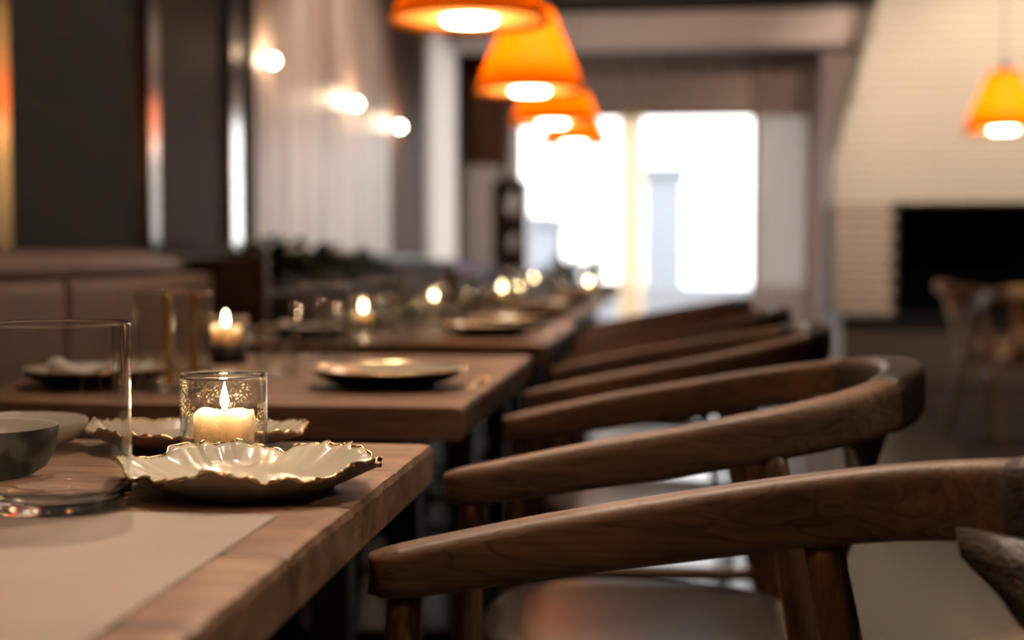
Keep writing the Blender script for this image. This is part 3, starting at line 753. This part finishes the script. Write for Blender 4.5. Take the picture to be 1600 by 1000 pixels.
def napkin(x, y, z, rz, label, w=.11, l=.20, curl=.010):
    vs, fs = [], []; n, k_ = 16, 6
    for s in (0, 1):
        for j in range(k_ + 1):
            for i in range(n + 1):
                u, v = i / n - .5, j / k_ - .5
                zz = .001 + s * .014 + s * (curl * (4 * u * u) + .004 * sin(9 * u + 3 * v))
                vs.append((u * l, v * w * (1 - .05 * s), zz))
    M_ = (n + 1) * (k_ + 1)
    for s in (0, 1):
        for j in range(k_):
            for i in range(n):
                a = s * M_ + j * (n + 1) + i; f = (a, a + 1, a + n + 2, a + n + 1); fs.append(f if s else f[::-1])
    for i in range(n):
        a = i; fs.append((a, a + 1, a + 1 + M_, a + M_)); a = k_ * (n + 1) + i; fs.append((a + 1, a, a + M_, a + 1 + M_))
    for j in range(k_):
        a = j * (n + 1); fs.append((a + n + 1, a, a + M_, a + n + 1 + M_)); a += n; fs.append((a, a + n + 1, a + n + 1 + M_, a + M_))
    o = link('napkin', mesh(vs, fs), linen, None, (x, y, z)); o.rotation_euler.z = rz
    return tag(o, label, 'napkin', 'folded white napkins')
# round plates with cream well, dark grey underside
pu = rev_me([(0, .003), (.066, .003), (.068, 0), (.074, 0), (.078, .004), (.105, .014), (.126, .027)], 64); pu.materials.append(dceramic)
pt = rev_me([(.126, .027), (.1255, .0285), (.122, .0275), (.102, .0165), (.078, .009), (0, .0075)], 64); pt.materials.append(cream)
rim_me = rev_me([(.1245, .0275), (.1262, .0265), (.1272, .0285), (.1258, .0298), (.1245, .0275)], 64); rim_me.materials.append(gold)
def plate(x, y, label):
    e = empty('dinner_plate', (x, y, TZ), 0, label, 'plate', 'round dinner plates on the blurred tables')
    link('underside', pu, None, e); link('well', pt, None, e); link('gold_rim', rim_me, None, e); return e
def small(x, y, label):
    o = link('water_glass', small_me, None, None, (x, y, TZ)); return tag(o, label, 'glass', 'small water glasses')
def big(x, y, label):
    o = link('glass_tumbler', big_me, None, None, (x, y, TZ)); link('rim', rimb, None, o); return tag(o, label, 'glass', 'tall clear tumblers on the tables')
# second table
plate(-.441, 2.200, 'wide gold-rimmed plate with dark underside on the second table')
plate(-.905, 2.16, 'round plate under a napkin on the banquette side of the second table')
napkin(-.905, 2.18, TZ + .012, .05, 'white napkin folded on the second table plate, seen through the near tumbler', .08, .145, .012)
big(-.746, 2.075, 'tall clear tumbler with two gold glint bars on the second table')
for k, dx in enumerate((-.012, .028)):  # gold glints inside the tumbler, modelled as solid bars
    o = link('glint_bar', rod_me((-.746 + dx, 2.09, TZ + .011), (-.746 + dx * 1.1, 2.09, TZ + .150), .006, .006, 12), brass); tag(o, 'slim gold bar standing for a glint in the second table tumbler, %s of two' % ('left' if k == 0 else 'right'), 'rod', 'gold glint bars in the tumbler')
big(-.68, 2.72, 'tall clear tumbler right of the candle on the second table')
small(-.665, 2.36, 'small water glass left of the plate on the second table')
small(-.60, 2.56, 'small water glass between plate and candle on the second table')
small(-.80, 2.30, 'small water glass behind the glint-bar tumbler on the second table')
o = link('brass_spoon', SP, None, None, (-.302, 2.13, TZ)); o.rotation_euler.z = radians(92); tag(o, 'brass spoon right of the plate on the second table', 'spoon')
SS = SP.copy(); SS.materials.clear(); SS.materials.append(steel)  # steel spoons added to give bright glints among the glasses
o = link('glint_spoon', SS, None, None, (-.74, 2.52, TZ)); o.rotation_euler.z = radians(62); tag(o, 'steel spoon added for its glint, lying slanted in front of the second table candle', 'spoon', 'steel spoons added for glints')
o = link('glint_spoon', SS, None, None, (-.69, 3.42, TZ)); o.rotation_euler.z = radians(80); tag(o, 'steel spoon added for its glint at the near edge of the third table', 'spoon', 'steel spoons added for glints')
plate(-.47, 2.68, 'second round plate towards the far edge of the second table') if False else None
# remaining tables: settings in a loop
sides = [('near left', -.88, .18), ('near right', -.45, .28), ('far left', -.88, .78), ('far right', -.46, .80)]
for i in range(2, 7):
    y0, y1 = tabs[i]; nm = TNAMES[i]; rnd = random.Random(40 + i)
    for sd, px_, py_ in sides:
        if i == 2 and sd == 'near right': x, y = -.463, 3.66
        else: x, y = px_ + rnd.uniform(-.02, .02), y0 + py_ + rnd.uniform(-.03, .03)
        if i == 2 and sd == 'near left': x, y = -.90, 3.50
        for px2, q in [(p_ * (-1 if 'left' in sd else 1), q_) for p_ in (0, .04, .07) for q_ in (0, .04, -.04, .08, -.08, .12, -.12, .18, .25)]:
            if all(hypot(x + px2 - a, y + q - b_) > .129 + c_ for a, b_, c_ in OCC) and y0 + .13 < y + q < y1 - .13 and x + px2 > -.945: x += px2; y += q; break
        plate(x, y, 'round gold-rimmed plate at the %s corner of the %s table' % (sd, nm))
        if 'left' in sd: napkin(x, y, TZ + .010, rnd.uniform(-.2, .2), 'white napkin on the %s plate of the %s table' % (sd, nm), .08, .14, .014)
        OCC.append((x, y, .128)); s = 1 if 'left' in sd else -1
        def put(fn, dx, dy, rad, lab):
            for q in (0, .05, -.05, .10, -.10, .16, -.16, .22, .28):
                gx, gy = x + s * dx, y + dy + q
                if fn is not small and any(gy < cy - .05 and abs(gx - cx * gy / cy) < rad + .012 for cx, cy, cr_ in OCC[:6]): continue
                if y0 + .04 < y + dy + q < y1 - .05 and free(x + s * dx, y + dy + q, rad): fn(x + s * dx, y + dy + q, lab); return
        put(big, .19, .05, .058, 'tall tumbler by the %s plate of the %s table' % (sd, nm))
        put(lambda a, b_, l: wine('wine_glass', l, (a, b_, TZ)), .17, .18, .036, 'stemmed glass by the %s plate of the %s table' % (sd, nm))
        put(small, .165, -.10, .038, 'small water glass by the %s plate of the %s table' % (sd, nm))
        put(small, .24, .03, .038, 'second small water glass by the %s plate of the %s table' % (sd, nm))
        o = link('brass_spoon', SP, None, None, (x - s * .145, y - .09, TZ)); o.rotation_euler.z = radians(90); tag(o, 'brass spoon beside the %s plate of the %s table' % (sd, nm), 'spoon', 'brass spoons on the blurred tables')
# bud vases with sprigs at the far end
for (x, y, h, lab) in ((-.62, 8.1, .16, 'dark sprig in a small vase on the sixth table, left of two'), (-.50, 9.1, .12, 'dark sprig in a small vase on the farthest table, right of two')):
    jar(x, y, TZ, .03, .08, 'small white bud vase under the %s' % ('left sprig' if h > .14 else 'right sprig'))
    p_ = plant('sprig', x, y, TZ + .075, 26, h * .55, .10, lab, 0, 'dark sprigs on the far tables')

# ------------------------------------------------------------------ pendants
def ring_me(r, z, th): return rev_me([(r - th, z - th), (r + th, z - th), (r + th, z + th), (r - th, z + th), (r - th, z - th)], 48)
shade_me = rev_me([(.076, .285), (.1145, .19), (.153, .10), (.194, 0), (.1925, 0), (.1515, .10), (.113, .19), (.0745, .285)], 56)
cap_me = rev_me([(0, .283), (.078, .283), (.078, .291), (.02, .295), (.012, .34), (0, .34)], 32)
diff_me = rev_me([(0, -.004), (.058, -.004), (.064, .001), (.064, .018), (0, .018)], 40)
under_me = rev_me([(.066, .010), (.187, .010), (.187, .012), (.066, .012), (.066, .010)], 56)
m, nt, b = newmat('frosted cream inner disc'); under_m = m
out = nt.nodes['Material Output']; tl = N(nt, 'ShaderNodeBsdfTranslucent'); tl.inputs[0].default_value = (1, .85, .55, 1)
b.inputs['Base Color'].default_value = (.75, .58, .34, 1); b.inputs['Roughness'].default_value = .6
mx = N(nt, 'ShaderNodeMixShader'); mx.inputs[0].default_value = .85
nt.links.new(b.outputs[0], mx.inputs[1]); nt.links.new(tl.outputs[0], mx.inputs[2]); nt.links.new(mx.outputs[0], out.inputs['Surface'])
def pendant(x, y, z, label):
    e = empty('pendant_lamp', (x, y, z), 0, label, 'lamp', 'orange cone pendants')
    link('lamp_shade', shade_me, shade_m, e); link('cap', cap_me, blackm, e)
    link('diffuser', diff_me, bulb_m, e); link('inner_disc', under_me, under_m, e)
    link('cord', rod_me((0, 0, .33), (0, 0, ZC - z), .003, .003, 8), blackm, e); link('ceiling_rose', rev_me([(0, ZC - z - .025), (.05, ZC - z - .025), (.055, ZC - z), (0, ZC - z)], 24), blackm, e)
    li = bpy.data.lights.new('shade_light', 'POINT'); li.energy = SHADE_LAMP; li.color = (1, .72, .38); li.shadow_soft_size = .03
    lo = bpy.data.objects.new('shade_light', li); C.objects.link(lo); lo.parent = e; lo.location = (0, 0, .15)
pendant(-.48, .62, 1.52, 'orange cone pendant above the nearest table, just out of frame')
pendant(-.48, 2.02, 1.52, 'orange cone pendant above the second table, just out of frame')
pendant(-.48, 3.395, 1.513, 'nearest visible orange cone pendant, cut by the top of the picture')
pendant(-.48, 4.875, 1.513, 'large whole orange cone pendant, second in the visible row')
pendant(-.519, 6.30, 1.535, 'orange cone pendant partly behind the large one')
pendant(-.535, 7.95, 1.575, 'smallest orange cone pendant at the window end of the row')
pendant(1.613, 7.189, 1.563, 'single orange cone pendant at the right before the brick hood')

# sconces
for k, (y, z) in enumerate(((6.306, 1.835), (8.03, 1.825), (9.346, 1.812))):
    e = empty('wall_sconce', (-1.828, y, z), 0, '%s round globe sconce on the whitewashed wall' % ['leftmost, nearest', 'middle', 'rightmost, farthest'][k], 'lamp', 'globe sconces')
    link('back_plate', rod_me((0, 0, 0), (.010, 0, 0), .022, .022, 24), under_m, e); link('arm', rod_me((.01, 0, 0), (.03, 0, 0), .006, .006, 10), brass, e)
    link('globe', rev_me([(.022 * sin(pi * j / 14), -.022 * cos(pi * j / 14)) for j in range(15)], 24), globe_m, e, (.042, 0, 0))
    li = bpy.data.lights.new('sconce_light', 'POINT'); li.energy = 2.0; li.color = (1, .72, .45); li.shadow_soft_size = .04
    lo = bpy.data.objects.new('sconce_light', li); C.objects.link(lo); lo.parent = e; lo.location = (.09, 0, .04)

# unseen spotlights added under the ceiling for fill and accent light
def fill_spot(x, y, tx, ty, tz, e_, ang, lab):
    f = empty('added_spotlight', (x, y, ZC), 0, lab, 'lamp', 'added fill spotlights')
    link('added_housing', rev_me([(.030, -.004), (.045, -.004), (.045, 0), (.030, 0)], 24), blackm, f)
    li = bpy.data.lights.new('spot', 'SPOT'); li.energy = e_; li.color = (1, .82, .66); li.spot_size = radians(ang); li.spot_blend = .5; li.shadow_soft_size = .03
    lo = bpy.data.objects.new('spot', li); C.objects.link(lo); lo.location = (x, y, ZC - .02)
    d = Vector((tx - x, ty - y, tz - ZC)); lo.rotation_euler = d.to_track_quat('-Z', 'Y').to_euler()
fill_spot(2.2, 9.6, 2.3, 11.5, 2.2, SPOT * 1.25, 80, 'added fill spotlight washing the brick hood')
fill_spot(3.4, 9.6, 3.0, 11.5, 2.0, SPOT * 1.0, 80, 'added fill spotlight washing the right of the hood')
fill_spot(.4, 9.6, .3, 12.2, 2.0, SPOT * .6, 90, 'added fill spotlight near the plastered beam')
fill_spot(-.2, 3.0, -.4, 2.0, .7, SPOT * .5, 60, 'added fill spotlight over the second table')
fill_spot(-.95, 2.45, -.62, .80, .72, SPOT * .6, 44, 'added fill spotlight over the nearest table')
fill_spot(-.3, 7.2, -1.85, 7.8, 1.3, SPOT, 90, 'added fill spotlight aimed at the whitewashed boarding')
fill_spot(-.2, 4.6, -1.85, 4.6, 1.0, SPOT * .6, 90, 'added fill spotlight aimed at the dark panels')
fill_spot(1.8, 5.6, 1.8, 7.6, .3, SPOT * .9, 90, 'added fill spotlight over the straw-seated chairs')
fill_spot(.12, 1.75, .04, 1.15, .70, SPOT * .75, 36, 'added fill spotlight over the nearest armchair')
fill_spot(-.75, 3.3, .10, 2.3, .70, SPOT * .5, 50, 'added fill spotlight over the second and third armchairs')
fill_spot(2.0, .9, -.2, 1.1, .72, SPOT * .5, 34, 'added fill spotlight in the aisle beside the nearest table')
